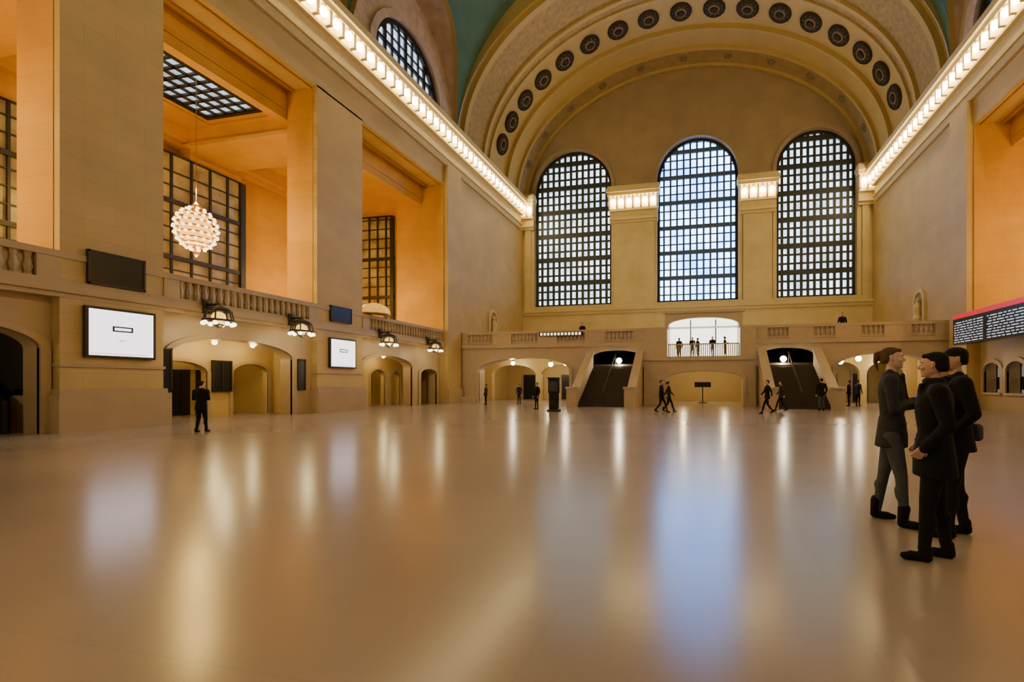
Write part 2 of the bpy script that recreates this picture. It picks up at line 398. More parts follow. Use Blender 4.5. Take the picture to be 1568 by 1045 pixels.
def ecap(a,b):
    P=PE
    mb.pbox(P,a+.35,b-.35,9.5,18.3,-.28,0,1)
    for z0,z1,d in((18.3,18.6,.4),(18.6,18.8,.55),(18.8,19.5,.36),(19.5,19.75,.6),(21.0,21.3,.95),(21.3,21.7,1.15),(21.7,22.0,.9)):
        e=max(0,d-.5); mb.pbox(P,a-e*.4,b+e*.4,z0,z1,-d,0,0)
    mb.pbox(P,a+.1,b-.1,19.75,21,-.35,0,0)
    n=max(1,round((b-a)/.85));s=(b-a)/n
    for i in range(n):
        u=a+(i+.5)*s; bl.sph(P(u,20.4,-.72),.24,0,8,5,(1,1,1.3)); mb.lathe(P(u,20.7,-.72),(0,0,1),[(.1,0),(.13,.3)],8,0)
        mb.pbox(P,u-s/2-.08,u-s/2+.08,19.75,21,-.8,0,0)
    mb.pbox(P,b-.08,b+.08,19.75,21,-.8,0,0)
ecap(-9.5,-4.5);ecap(3.6,7.0);ecap(XL+.0,-18.0);ecap(14.35,XR)
mb.fin('trim_2',['trim','end']); bl.fin('capital_lights',['bulb'],smooth=True)
# ---------------------------------------------------------------- end arch soffit
def epoint(ph,a,b,y): return (XC-a*math.cos(ph),y,Z0+b*math.sin(ph))
mb=MB();n=72
strips=[(32.5,32.75,.05,0),(32.75,33.15,.45,0),(33.15,33.5,.25,0),(33.5,36.3,.12,1),(36.3,36.65,.36,0),(36.65,37.3,.2,1),(37.3,37.6,.36,0),(37.6,41.2,.0,0),(41.2,41.5,.36,0),(41.5,43.4,.2,0),(43.4,43.7,.5,0),(43.7,45.6,.35,2),(45.6,46.0,.65,2)]
prev=None
for y0,y1,ins,m in strips:
    for i in range(n):
        p,q=math.pi*i/n,math.pi*(i+1)/n
        a,b=HA-ins,RT-ins
        mb.add([epoint(p,a,b,y0),epoint(q,a,b,y0),epoint(q,a,b,y1),epoint(p,a,b,y1)],[(0,1,2,3)],m)
        if prev is not None:
            a2,b2=HA-prev,RT-prev
            mb.add([epoint(p,a,b,y0),epoint(q,a,b,y0),epoint(q,a2,b2,y0),epoint(p,a2,b2,y0)],[(0,1,2,3)],0)
    prev=ins
RG=15.0
for i in range(n):
    p,q=math.pi*i/n,math.pi*(i+1)/n
    mb.add([epoint(p,HA,RT-.1,32.5),epoint(q,HA,RT-.1,32.5),epoint(q,HA,RG+.1,32.5),epoint(p,HA,RG+.1,32.5)],[(0,1,2,3)],0)
for k in range(11):
    ph=math.radians(18+144*k/10); c=epoint(ph,HA-.36,RT-.36,44.65)
    nrm=Vector((math.cos(ph)*RT,0,-math.sin(ph)*HA)).normalized()
    mb.lathe(c,nrm,[(.42,0),(.36,.1),(.2,.08),(.1,.18)],10,3)
mb.fin('ceiling_arch',['arch','ornate','rose','rosette'])
mb=MB()
for k in range(17):
    ph=math.radians(15+150*k/16); c=epoint(ph,HA-.02,RT-.02,39.4)
    nrm=Vector((math.cos(ph)*RT,0,-math.sin(ph)*HA)).normalized()
    mb.lathe(c,nrm,[(.95,0),(.95,.1),(.86,.2),(.78,.12)],24,0)
    mb.lathe(c,nrm,[(.78,.02),(.78,.1)],24,0)
    mb.lathe(c,nrm,[(.50,.1),(.46,.22),(.38,.24),(.33,.1)],20,1)
    mb.lathe(c,nrm,[(.28,.1),(.24,.26),(.1,.32)],12,0)
    for j in range(10):
        t=2*math.pi*j/10; u=nrm.orthogonal().normalized();w=nrm.cross(u)
        p=Vector(c)+nrm*.14+(u*math.cos(t)+w*math.sin(t))*.66
        mb.sph(p,.05,1,6,4)
mb.fin('ceiling_medallions',['medd','rosette'])
# ---------------------------------------------------------------- green vault with lunettes
luns=[(26.5,5.4),(15.9,4.9),(6.1,4.6),(-3.6,4.7),(-13.2,4.6)]
LH=7.0
def zb(y):
    for c,r in luns:
        if abs(y-c)<r: return Z0+LH*math.sqrt(max(0,1-((y-c)/r)**2))
    return Z0
mb=MB()
ys=[YB]
for c,r in sorted(luns):
    ys.append(c-r)
    ys+= [c-r*math.cos(math.pi*i/22) for i in range(1,22)]
    ys.append(c+r)
ys.append(32.5)
n=40
cols=[]
for y in ys:
    p0=math.asin(min(1,(zb(y)-Z0)/RG))
    cols.append([epoint(p0+(math.pi-2*p0)*i/n,HA,RG,y) for i in range(n+1)])
for a,b in zip(cols,cols[1:]):
    for i in range(n): mb.add([a[i],a[i+1],b[i+1],b[i]],[(0,1,2,3)],0)
def xm(z): return HA*math.sqrt(max(0,1-((z-Z0)/RG)**2))
for y,y2 in zip(ys,ys[1:]):
    za,zc=zb(y),zb(y2)
    if za<=Z0+1e-6 and zc<=Z0+1e-6: continue
    for s in(-1,1):
        mb.add([(XC+s*HA,y,za),(XC+s*HA,y2,zc),(XC+s*xm(zc),y2,zc),(XC+s*xm(za),y,za)],[(0,1,2,3)],1)
        mb.add([(XC+s*xm(za),y,za),(XC+s*xm(zc),y2,zc),(XC+s*(xm(zc)-.35),y2,zc-.1),(XC+s*(xm(za)-.35),y,za-.1)],[(0,1,2,3)],2)
mb.fin('ceiling',['vault','lun','arch'])
k=9
for P,nm in((PL,'left'),(PR,'right')):
    mb=MB()
    for c,r in luns:
        o=(c-3.35,c+3.35,21.7,21.9,25.3)
        arch_wall(mb,P,c-r,c+r,Z0,lambda u:zb(u),[o],.5,0,0)
        archivolt(mb,P,o,.45,-.2,.1,0)
    mb.fin('wall_lunette_'+nm,['lun'])
    for c,r in luns[:3]:
        window('window_%d'%k,P,(c-3.35,c+3.35,21.7,21.9,25.3),.35,10,[23.2],.75,.12,'winlun',tm=.2,ts=.08,majv=(2,5,8)); k+=1
bw=[(-17.5,-9.5,9.9,22.6,26.6),(-5.9,2.1,9.9,22.6,26.6),(5.8,13.6,9.9,22.6,26.6)]
mb=MB(); arch_wall(mb,PB,XL,XR,0,lambda u:Z0+RG*math.sqrt(max(0,1-((u-XC)/HA)**2)) if XL+.02<u<XR-.02 else Z0,bw,.8,0,0)
mb.fin('wall_back',['end'])
for o in bw: 
    window('window_%d'%k,PB,o,.6,10,zs,.9,.1,'winback'); k+=1
# ---------------------------------------------------------------- balcony
mb=MB()
aL=(-17.6,-10.0,0,2.6,3.55); aR=(8.9,14.8,0,2.6,3.55)
arch_wall(mb,PF,XL,-8.85,0,4.4,[aL],1.0,0,0); arch_wall(mb,PF,8.15,XR,0,4.4,[aR],1.0,0,0)
archivolt(mb,PF,aL,.25,-.1,.1,0);archivolt(mb,PF,aR,.25,-.1,.1,0)
arch_wall(mb,PF,-8.85,-4.2,0,4.4,[(-8.4,-4.6,0,3.6,4.1)],1,0,0)
arch_wall(mb,PF,3.65,8.15,0,4.4,[(4.1,7.7,0,3.6,4.1)],1,0,0)
PC=lambda u,z,d:(u,YF-.35+d,z)
arch_wall(mb,PC,-4.2,3.65,0,3.35,[(-2.5,2.8,0,1.9,2.45)],1.4,0,0)
archivolt(mb,PC,(-2.5,2.8,0,1.9,2.45),.2,-.08,.1,0)
arch_wall(mb,PC,-4.2,3.65,3.35,5.62,[(-2.5,2.6,3.5,5.62,5.62)],1.2,0,0)
mb.pbox(PC,-4.2,3.65,3.2,3.4,-.12,1.4,0)
mb.box(-4.2,-2.5,YF-.34,YF+.85,5.55,5.64,0);mb.box(2.6,3.65,YF-.34,YF+.85,5.55,5.64,0)
for q in(-4.2,3.65): mb.add([(q,YF-.35,0),(q,YF,0),(q,YF,5.62),(q,YF-.35,5.62)],[(0,1,2,3)],0)
mb.box(XL,-2.8,YF+.01,YE,4.4,4.7,0); mb.box(2.9,XR,YF+.01,YE,4.4,4.7,0); mb.box(-2.8,2.9,YF+4,YE,4.4,4.7,0)
mb.box(-2.5,2.6,YF-.2,YF+4,3.3,3.5,0)
mb.box(XL,-4.2,YF-.15,YF,4.35,4.65,0); mb.box(3.65,XR,YF-.15,YF,4.35,4.65,0)
for a,b in((XL,-4.2),(3.65,XR)):
    mb.box(a,b,YF-.1,YF+.25,5.45,5.65,0);mb.box(a,b,YF-.02,YF+.18,4.71,4.85,0);mb.box(a,b,YF+.09,YF+.17,4.85,5.45,0)
    x=a+.2
    while x<b: mb.lathe((x,YF+.05,4.82),(0,0,1),[(.11,0),(.07,.08),(.12,.25),(.06,.5),(.11,.64)],6,0,False); x+=.3
    x=a
    while x<=b+.01:
        mb.box(max(a,x-.8),min(b,x+.8),YF-.08,YF+.22,4.66,5.45,0); x+=(b-a)/4
for a,b in((XL,-17.8),(-9.8,-8.6),(-4.2,-2.7),(3.0,3.65),(7.9,8.7),(15.0,XR)): mb.box(a,b,YF-.5,YF,0,.5,0)
mb.fin('balcony',['marble'])
def room(name,x0,x1,y0,y1,h,m,extra=(),cols=()):
    mb=MB(); Q=lambda *v: mb.add(list(v),[(0,1,2,3)],0)
    Q((x0,y1,0),(x1,y1,0),(x1,y1,h),(x0,y1,h));Q((x0,y0,0),(x0,y1,0),(x0,y1,h),(x0,y0,h));Q((x1,y0,0),(x1,y1,0),(x1,y1,h),(x1,y0,h));Q((x0,y0,h),(x1,y0,h),(x1,y1,h),(x0,y1,h))
    for a,b,z0,z1 in extra: 
        mb.box(a,b,y1-.12,y1+.02,z0,z1,1); mb.box(a-.12,b+.12,y1-.18,y1,z1,z1+.15,2)
        mb.box(a-.12,a,y1-.18,y1,z0,z1,2); mb.box(b,b+.12,y1-.18,y1,z0,z1,2)
    for c in cols:
        arch_wall(mb,lambda u,z,d:(u,c+d,z),x0,x1,0,h-.01,[(x0+.5+(x1-x0-1)*i/2+.25,x0+.5+(x1-x0-1)*(i+1)/2-.25,0,2.3,3.2) for i in range(2)],.5,0,0)
    return mb.fin(name,[m,'black','low'])
room('wall_undercroft',XL+.05,-9.0,YF+1,YF+9,4.35,'warmroom',[(-17.5,-15.5,0,2.4),(-13.5,-12.2,0,2.4)],(YF+4.2,))
room('wall_undercroft',8.3,XR-.05,YF+1,YF+9,4.35,'warmroom',[(10,11.4,0,2.4),(12.6,13.8,0,2.4)],(YF+4.2,))
room('wall_undercroft_hall',-3.4,3.5,YF+1.05,YF+8,3.25,'warmroom')
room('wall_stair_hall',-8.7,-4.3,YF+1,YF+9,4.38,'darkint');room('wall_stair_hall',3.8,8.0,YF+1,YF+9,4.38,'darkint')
mb=MB(); mb.box(-2.5,2.6,YF+2.5,YF+2.6,3.5,6.1,1)
arch_wall(mb,lambda u,z,d:(u,YF+.9+d,z),-2.78,2.88,3.5,6.8,[(-2.5,2.6,3.5,5.9,6.45)],.3,0,0)
mb.box(-2.77,-2.52,YF+.93,YF+2.8,3.5,6.75,0);mb.box(2.62,2.87,YF+.93,YF+2.8,3.5,6.75,0);mb.box(-2.77,2.87,YF+.93,YF+2.8,6.62,6.79,0)
mb.box(-2.5,2.6,YF+2.5,YF+2.6,6.1,6.6,1)
mb.box(-2.95,3.05,YF+.8,YF+1.0,6.8,6.95,0)
for x in(-.9,1.0): mb.box(x-.04,x+.04,YF+2.42,YF+2.5,3.5,6.5,2)
mb.fin('storefront_alcove',['marble','alcove','bronze'])
mb=MB(); mb.box(-2.45,2.55,YF-.2,YF-.12,4.35,4.43,0)
for i in range(35): mb.box(-2.43+i*.145,-2.36+i*.145,YF-.18,YF-.14,3.5,4.36,0)
mb.fin('balcony_railing',['low'])
def stair(name,x0,x1):
    mb=MB(); ns=18;Y0=28.3;Y1=YF+.4
    for i in range(ns):
        y=Y0+(Y1-Y0)*i/ns; mb.box(x0+.36,x1-.36,y,Y1,3.0*i/ns,3.0*(i+1)/ns-.03,1)
        mb.box(x0+.36,x1-.36,y-.03,y+.25,3.0*(i+1)/ns-.03,3.0*(i+1)/ns,2)
    for a in(x0,x1-.42):
        v=[(Y0-.3,0),(Y0-.3,1.0),(Y0+.2,1.05),(Y1-.5,3.85),(Y1-.5,0)]
        V=[(a,y,z) for y,z in v]+[(a+.42,y,z) for y,z in v]
        mb.add(V,[(4,3,2,1,0),(5,6,7,8,9)]+[(i,(i+1)%5,(i+1)%5+5,i+5) for i in range(5)],0)
        v=[(Y0-.4,1.0),(Y0-.4,1.14),(Y0+.18,1.19),(Y1-.5,4.02),(Y1-.5,3.85),(Y0+.2,1.05)]
        V=[(a-.08,y,z) for y,z in v]+[(a+.5,y,z) for y,z in v]
        mb.add(V,[(5,4,3,2,1,0),(6,7,8,9,10,11)]+[(i,(i+1)%6,(i+1)%6+6,i+6) for i in range(6)],0)
        mb.box(a-.1,a+.52,Y0-.8,Y0-.25,0,1.2,0);mb.box(a-.16,a+.58,Y0-.86,Y0-.19,1.2,1.32,0)
    mb.cap(((x0+x1)/2,Y0+.2,1.0),((x0+x1)/2,Y1-.4,3.75),.04,.04,2)
    for q in range(4):
        f=q/3; yy=Y0+.2+(Y1-.6-Y0)*f; mb.cap(((x0+x1)/2,yy,2.75*f*.95+.05),((x0+x1)/2,yy,1.0+2.75*f*.97),.025,.025,2,6,2)
    return mb.fin(name,['marble','brownstep','darkint'])
stair('staircase',-8.5,-4.3);stair('staircase',3.85,7.85)
# ---------------------------------------------------------------- lamps
def globe(x,y,z,top,r=.2,p=90,c=(1,.82,.54)):
    l=MB(); l.sph((x,y,z),r,1,14,9); l.lathe((x,y,z+r*.85),(0,0,1),[(.1,0),(.05,.1),(.015,.12),(.015,top-z-r*.85)],8,0)
    o=l.fin('globe_pendant_lamp',['bronze','lampglow'],smooth=True); light('POINT','bulb',(x,y-.05,z-r-.12),p,c,o,.1)
globe(-6.1,YF-.1,3.25,4.1,.22,140);globe(5.5,YF-.1,3.25,4.1,.22,140)
globe(-12.0,YF+1.4,3.1,4.35,.2);globe(-11.0,YF+2.2,3.2,4.35,.2);globe(-16,YF+3,3.3,4.35,.18);globe(-13.6,YF+5.5,3.3,4.35,.18,110)
globe(9.6,YF+1.5,3.1,4.35,.2);globe(10.8,YF+1.6,3.3,4.35,.2);globe(13.2,YF+3.4,3.3,4.35,.18)
globe(-1.5,YF+3.5,2.75,3.2,.14,110,(1,.80,.46));globe(1.7,YF+3.5,2.75,3.2,.14,110,(1,.80,.46))
def lantern(u,z):
    l=MB(); cx=XL+.75; 
    for k in range(16):
        t=2*math.pi*k/16;t2=2*math.pi*(k+1)/16
        l.cap((cx+.42*math.cos(t),u+.5*math.sin(t),z),(cx+.42*math.cos(t2),u+.5*math.sin(t2),z),.05,.05,0,6,2)
        l.cap((cx+.34*math.cos(t),u+.42*math.sin(t),z+.38),(cx+.34*math.cos(t2),u+.42*math.sin(t2),z+.38),.045,.045,0,6,2)
    for k in range(8):
        t=2*math.pi*k/8; l.sph((cx+.42*math.cos(t),u+.5*math.sin(t),z-.12),.085,1,8,6)
        l.cap((cx+.42*math.cos(t),u+.5*math.sin(t),z),(cx+.34*math.cos(t),u+.42*math.sin(t),z+.38),.025,.025,0,6,2)
    l.sph((cx,u,z+.12),.24,2,12,8); l.lathe((cx,u,z+.38),(0,0,1),[(.42,0),(.3,.12),(.1,.2),(.05,.3)],12,0)
    l.lathe((cx,u,z-.3),(0,0,1),[(.03,0),(.12,.08),(.2,.16)],10,0)
    l.box(XL+.1,cx+.04,u-.05,u+.05,z+.6,z+.68,0)
    l.box(XL+.1,XL+.2,u-.14,u+.14,z+.3,z+.85,0)
    o=l.fin('wall_lantern',['bronze','lantglow','chand2'],smooth=True); light('POINT','bulb',(cx+.3,u,z-.5),50,(1,.76,.38),o,.15)
for u,z in((13.9,4.0),(17.6,4.0),(23.6,4.0),(28.4,4.0),(4.4,4.0)): lantern(u,z)
def chandelier(x,y,z,ceil,P):
    l=MB(); R=.78;Hh=1.0
    for i in range(11):
        ph=-math.pi/2+math.pi*(i+.5)/11; nn=max(3,int(18*math.cos(ph)))
        for j in range(nn):
            t=2*math.pi*(j+.5*(i%2))/nn
            l.sph((x+R*math.cos(ph)*math.cos(t),y+R*math.cos(ph)*math.sin(t),z+Hh*math.sin(ph)),.07,1,6,5)
        rr=R*math.cos(ph)*.93
        l.lathe((x,y,z+Hh*math.sin(ph)*.93),(0,0,1),[(rr,0),(rr,.07)],16,0,False)
    l.sph((x,y,z),.6,2,12,8,(1,1,1.3))
    l.lathe((x,y,z+Hh),(0,0,1),[(.25,0),(.12,.15),(.04,.25),(.012,.3),(.012,ceil-z-Hh)],8,0)
    l.lathe((x,y,z-Hh-.3),(0,0,1),[(.02,0),(.1,.12),(.14,.28)],8,0)
    o=l.fin('chandelier',['gold','chand','chand2'],smooth=True)
    light('POINT','bulb',(x,y,z-Hh-.7),P,(1,.64,.17),o,.4); light('POINT','bulb',(x,y,z+Hh+.9),P,(1,.64,.17),o,.4)
chandelier(-23,16.2,8.7,CZ-.05,520);chandelier(-23,6.5,8.7,CZ-.05,520);chandelier(-24.6,26.4,6.9,CZ-.02,520);chandelier(-23,-3,8.7,CZ-.02,520)
chandelier(19.6,25.5,9.6,CZ-.02,480);chandelier(19.6,15.5,9.6,CZ-.02,480)
l=MB(); c=(XL-.15,23.5,5.64)
l.lathe(c,(0,0,1),[(.5,0),(.8,.08),(.86,.22),(.8,.42),(.6,.62),(.3,.75),(.08,.8)],24,0)
l.lathe(c,(0,0,1),[(.55,-.0),(.9,.06),(.9,.12),(.55,.14)],24,1)
l.lathe((c[0],c[1],c[2]+.78),(0,0,1),[(.08,0),(.12,.06),(.03,.16)],10,1)
l.fin('dome_lamp',[emis('dome_glow',(1,.50,.09),.9),'gold'],smooth=True)
# ---------------------------------------------------------------- screens
def screen(y0,y1,z0,z1):
    m=MB(); m.box(XL+.02,XL+.14,y0-.08,y1+.08,z0-.08,z1+.08,0); m.box(XL+.14,XL+.15,y0,y1,z0,z1,1)
    w=y1-y0;h=z1-z0
    m.box(XL+.15,XL+.155,y0+.34*w,y0+.66*w,z0+.54*h,z0+.66*h,0);m.box(XL+.155,XL+.158,y0+.37*w,y0+.63*w,z0+.57*h,z0+.63*h,1)
    m.box(XL+.15,XL+.155,y0+.44*w,y0+.52*w,z0+.32*h,z0+.36*h,2);m.box(XL+.15,XL+.155,y0+.02*w,y0+.9*w,z0+.03*h,z0+.05*h,2)
    m.fin('advertising_screen',['bronze','screen','scrpink'])
screen(10.45,12.15,2.45,3.95);screen(19.95,21.6,2.45,3.9)
def blackboard(y0,y1,z0,z1,d=.1,X=XL):
    m=MB(); m.box(X+.01,X+d,y0,y1,z0,z1,0); m.box(X+d,X+d+.02,y0,y1,z0,z0+.06,1);m.box(X+d,X+d+.02,y0,y1,z1-.06,z1,1);m.box(X+d,X+d+.02,y0,y0+.06,z0,z1,1);m.box(X+d,X+d+.02,y1-.06,y1,z0,z1,1)
    m.fin('display_panel',['black','bronze'])
blackboard(10.45,11.95,4.75,5.85);blackboard(19.95,21.4,4.85,5.7)
blackboard(12.6,12.98,1.2,2.85,.1,XL-.33);blackboard(18.3,18.75,1.2,2.75,.1,XL-.33)
m=MB(); X=XL-2.58; m.box(X,X+.1,16.05,16.9,1.15,2.6,0)
for zz in(1.15,2.54): m.box(X+.1,X+.13,16.05,16.9,zz,zz+.06,1)
for yy in(16.05,16.45,16.84): m.box(X+.1,X+.13,yy,yy+.06,1.15,2.6,1)
m.fin('timetable_display',['black','bronze'])
m=MB(); BX=14.0
m.box(BX,BX+.5,20.0,28.9,3.7,5.15,0); m.box(BX-.02,BX+.52,19.98,28.92,5.15,5.4,1)
for x in(21,24.5,28): m.box(BX+.5,XR+.35,x-.08,x+.08,4.3,4.5,0)
for c in range(3):
    y0=20.25+c*2.95
    for r in range(9):
        z=3.82+r*.135; cur=y0
        while cur<y0+2.5:
            w=random.choice([.18,.3,.5]); m.box(BX-.012,BX,cur,min(cur+w,y0+2.6),z,z+.05,2); cur+=w+.12
m.fin('departure_board',['black','red','txt'])
m=MB(); m.box(-12.4,-8.9,YF-.2,YF-.1,5.2,5.5,0)
for i in range(12): m.box(-12.3+i*.28,-12.12+i*.28,YF-.21,YF-.2,5.25,5.45,1)
m.fin('led_sign',['black','txtw'])
for P,u in((PL,38.6),(PR,36.6)):
    m=MB(); o=(u-.6,u+.6,6.0,7.6,8.2); archivolt(m,P,o,.25,-.18,0,0); m.pbox(P,u-.95,u+.95,5.8,6.02,-.3,0,0)
    m.pbox(P,o[0],o[1],6.0,7.6,-.04,0,1)
    m.lathe(P(u,6.0,-.2),(0,0,1),[(.3,0),(.35,.3),(.2,.6),(.3,1.1),(.12,1.5),(.17,1.65),(.05,1.85)],10,0)
    m.fin('carved_niche',['trim','low'])
m=MB(); kx,ky=-8.0,23.3
m.box(kx-.32,kx+.32,ky-.25,ky+.25,0,.12,1); m.box(kx-.24,kx+.24,ky-.15,ky+.15,.12,1.0,0); m.box(kx-.3,kx+.3,ky-.1,ky+.1,1.0,1.8,0)
m.box(kx-.25,kx+.25,ky-.12,ky-.1,1.1,1.65,2); m.box(kx-.34,kx+.34,ky-.13,ky+.13,1.8,1.87,1)
m.fin('information_kiosk',['black','bronze','scrgrey'])
m=MB(); m.box(-.6,.65,YF+3.0,YF+3.1,1.25,1.65,0); m.box(-.02,.06,YF+3.02,YF+3.08,0,1.25,0); m.box(-.3,.35,YF+2.8,YF+3.3,0,.05,0); m.fin('notice_sign',['bronze'])
# ---------------------------------------------------------------- people
def remesh(mb,vox,smooth=3):
    me=bpy.data.meshes.new('t'); me.from_pydata(mb.v,[],mb.f); o=bpy.data.objects.new('t',me); bpy.context.collection.objects.link(o)
    r=o.modifiers.new('r','REMESH'); r.mode='VOXEL'; r.voxel_size=vox
    if smooth: s=o.modifiers.new('s','SMOOTH'); s.iterations=smooth; s.factor=.5
    dg=bpy.context.evaluated_depsgraph_get(); e=o.evaluated_get(dg); m2=e.to_mesh()
    v=[tuple(a.co) for a in m2.vertices]; f=[tuple(p.vertices) for p in m2.polygons]
    e.to_mesh_clear(); bpy.data.objects.remove(o); bpy.data.meshes.remove(me)
    return v,f
def hand(mb,w,d,nrm,s=1,curl=.5,thumb=1):
    w=Vector(w);d=Vector(d).normalized();nrm=Vector(nrm); nrm=(nrm-d*nrm.dot(d)).normalized(); sd=d.cross(nrm)
    for i,(off,L) in enumerate(((-.0165,.040),(-.0055,.046),(.0055,.043),(.0165,.033))):
        b=w+sd*off*.6; k=w+d*.05+sd*off
        mb.cap(b,k,.0095,.0085)
        p=k;ang=0
        for j,(fl,r) in enumerate(((.45,.0058),(.32,.0052),(.26,.0045))):
            ang+=curl*(.7+.15*j+.08*i); dd=d*math.cos(ang)+nrm*math.sin(ang)
            q=p+dd*L*fl; mb.cap(p,q,r,r*.92,0,8,3); p=q
    b=w+d*.015-sd*.012*thumb; t1=b+(d*.6-sd*.75*thumb+nrm*.3).normalized()*.026; t2=t1+(d*.9-sd*.3*thumb+nrm*.4).normalized()*.024
    mb.cap(b,t1,.009,.0068,0,8,3); mb.cap(t1,t2,.0068,.005,0,8,3)
POSES={
 'stand':dict(kL=(-.055,.01,.27),aL=(-.06,-.01,.05),kR=(.055,.012,.27),aR=(.065,0,.05),eL=(-.15,-.02,.645),wL=(-.14,.05,.50),eR=(.15,-.02,.645),wR=(.14,.05,.50)),
 'apart':dict(kL=(-.06,-.04,.275),aL=(-.07,-.075,.05),kR=(.06,.045,.275),aR=(.06,.06,.05),eL=(-.128,.005,.645),wL=(.03,.112,.665),eR=(.128,.015,.64),wR=(-.04,.102,.69)),
 'pocket':dict(kL=(-.05,.03,.275),aL=(-.055,.045,.05),kR=(.05,-.02,.27),aR=(.055,-.055,.05),eL=(-.145,-.035,.65),wL=(-.108,.045,.545),eR=(.145,-.035,.65),wR=(.108,.045,.545)),
 'walk':dict(kL=(-.05,.11,.285),aL=(-.05,.17,.055),kR=(.05,-.03,.27),aR=(.05,-.18,.085),eL=(-.13,-.08,.655),wL=(-.13,-.09,.53),eR=(.13,.05,.65),wR=(.12,.14,.56)),
 'phone':dict(kL=(-.055,.02,.27),aL=(-.06,-.03,.05),kR=(.055,.03,.27),aR=(.065,.04,.05),eL=(-.13,.0,.64),wL=(-.04,.13,.70),eR=(.13,.0,.64),wR=(.04,.12,.69)),
}
def person(name,x,y,rz,H,pose,top,leg,shoe,hair,skin=(.62,.38,.28),vox=.014,coat=0,fem=False,bag=False,cap=False,z=0,headyaw=0,bulk=1.0,scarf=False,hs=1.0):
    J=POSES[pose]; G={k:MB() for k in('top','leg','shoe','skin','hair','bag')}
    sw=.092 if fem else .108; b=bulk
    T=G['top']
    T.loft([(0,-.002,.485,.082*b,.068*b),(0,0,.52,.092*b,.073*b),(0,0,.60,(.072 if fem else .085)*b,.060*b),(0,.002,.68,.088*b,.068*b),(0,.0,.74,.098*b,.072*b),(0,-.004,.79,.100*b,.062*b),(0,-.005,.822,.072*b,.048*b),(0,-.004,.848,.038,.038)])
    if coat: T.loft([(0,-.004,coat,.102*b,.085*b),(0,0,.50,.098*b,.08*b),(0,0,.60,.082*b,.066*b)])
    for s,e,w in((-1,'eL','wL'),(1,'eR','wR')):
        S=Vector((s*sw*b,-.004,.80)); E=Vector(J[e]);W=Vector(J[w])
        T.cap((s*.06,-.004,.80),S,.043*b,.039*b); T.cap(S,E,.038*b,.030*b);T.cap(E,W,.030*b,.021*b)
        d=(W-E).normalized(); T.cap(W-d*.01,W+d*.006,.023*b,.022*b)
        n=Vector((-s,0.2,0)) if abs(d.z)>.5 else Vector((0,-1,-.2))
        hand(G['skin'],W+d*.004,d,n,1,.45 if pose!='pocket' else .7,s)
    for s,k,a in((-1,'kL','aL'),(1,'kR','aR')):
        K=Vector(J[k]);A=Vector(J[a]); Hp=Vector((s*.046,0,.495))
        L=G['leg']; L.cap(Hp,K,(.056 if fem else .053)*b,.034*b);L.cap(K,A,.033*b,.024*b)
        cm=K.lerp(A,.33)+Vector((0,-.008,0)); L.cap(cm,cm+Vector((0,0,-.03)),.033*b,.028*b)
        s_=G['shoe']; ft=A+Vector((s*.006,.080,0)); hz=A.z-.05
        s_.cap(A+Vector((0,-.010,-.02)),A+Vector((0,-.002,.015 if not fem else .055)),.025,.029 if not fem else .031)
        s_.cap(A+Vector((0,-.014,-.029)),A+Vector((0,.05,-.028)),.021,.022)
        s_.cap(A+Vector((0,.03,-.028)),Vector((ft.x,ft.y,.018+max(0,hz*.2))),.022,.0165)
        s_.cap(A+Vector((.008,.03,-.033)),Vector((ft.x-.006,ft.y-.012,.016+max(0,hz*.2))),.017,.015)
    G['leg'].loft([(0,0,.44,.07*b,.055*b),(0,0,.48,.088*b,.066*b),(0,0,.55,.082*b,.06*b)])
    hd=MB()
    hd.loft([(0,.018,.868,.016,.018),(0,.020,.876,.024,.028),(0,.014,.892,.033,.042),(0,.006,.912,.039,.051),(0,.002,.935,.0415,.055),(0,-.001,.958,.041,.055),(0,-.004,.978,.035,.047),(0,-.006,.992,.021,.031),(0,-.006,.998,.008,.012)])
    hd.cap((0,.050,.938),(0,.065,.920),.0055,.0080,0,8,3); hd.cap((0,.060,.917),(0,.058,.914),.009,.007,0,8,3)
    hd.cap((-.010,.054,.902),(.010,.054,.902),.0050,.0050,0,8,3);hd.cap((-.008,.053,.897),(.008,.053,.897),.0053,.0053,0,8,3)
    hd.cap((0,.046,.882),(0,.048,.880),.011,.010,0,8,3)
    for s in(-1,1):
        hd.cap((s*.0415,-.002,.940),(s*.043,.0,.922),.009,.0065,0,8,3); hd.cap((s*.024,.048,.947),(s*.012,.052,.946),.0055,.0055,0,8,3); hd.cap((s*.025,.042,.918),(s*.023,.044,.915),.011,.011,0,8,3)
    R=Matrix.Rotation(headyaw,3,'Z'); hr=MB(); ey=MB()
    for s in(-1,1):
        ey.sph((s*.018,.0505,.9345),.0060,0,8,6); ey.sph((s*.018,.0555,.9345),.0028,1,8,6)
        ey.cap((s*.026,.0525,.9475),(s*.011,.0575,.9465),.0022,.0022,1,6,2)
    if cap:
        hr.loft([(0,-.004,.945,.0445,.0575),(0,-.004,.97,.044,.056),(0,-.006,.988,.034,.044),(0,-.006,1.001,.014,.018)])
        hr.loft([(0,-.028,.90,.028,.026),(0,-.022,.92,.041,.038),(0,-.012,.95,.044,.048)])
    else:
        hr.loft([(0,-.030,.898,.028,.024),(0,-.026,.915,.041,.038),(0,-.018,.935,.0445,.044),(0,-.008,.958,.044,.053),(0,-.006,.978,.039,.052),(0,-.007,.991,.027,.038),(0,-.008,.999,.011,.015)])
        hr.cap((-.018,.038,.977),(.018,.038,.977),.012,.012)
        if fem:
            hr.cap((0,-.055,.965),(0,-.078,.955),.016,.018); hr.cap((0,-.078,.955),(0,-.086,.91),.018,.012); hr.cap((0,-.086,.91),(0,-.07,.855),.012,.005)
    piv=Vector((0,0,.868))
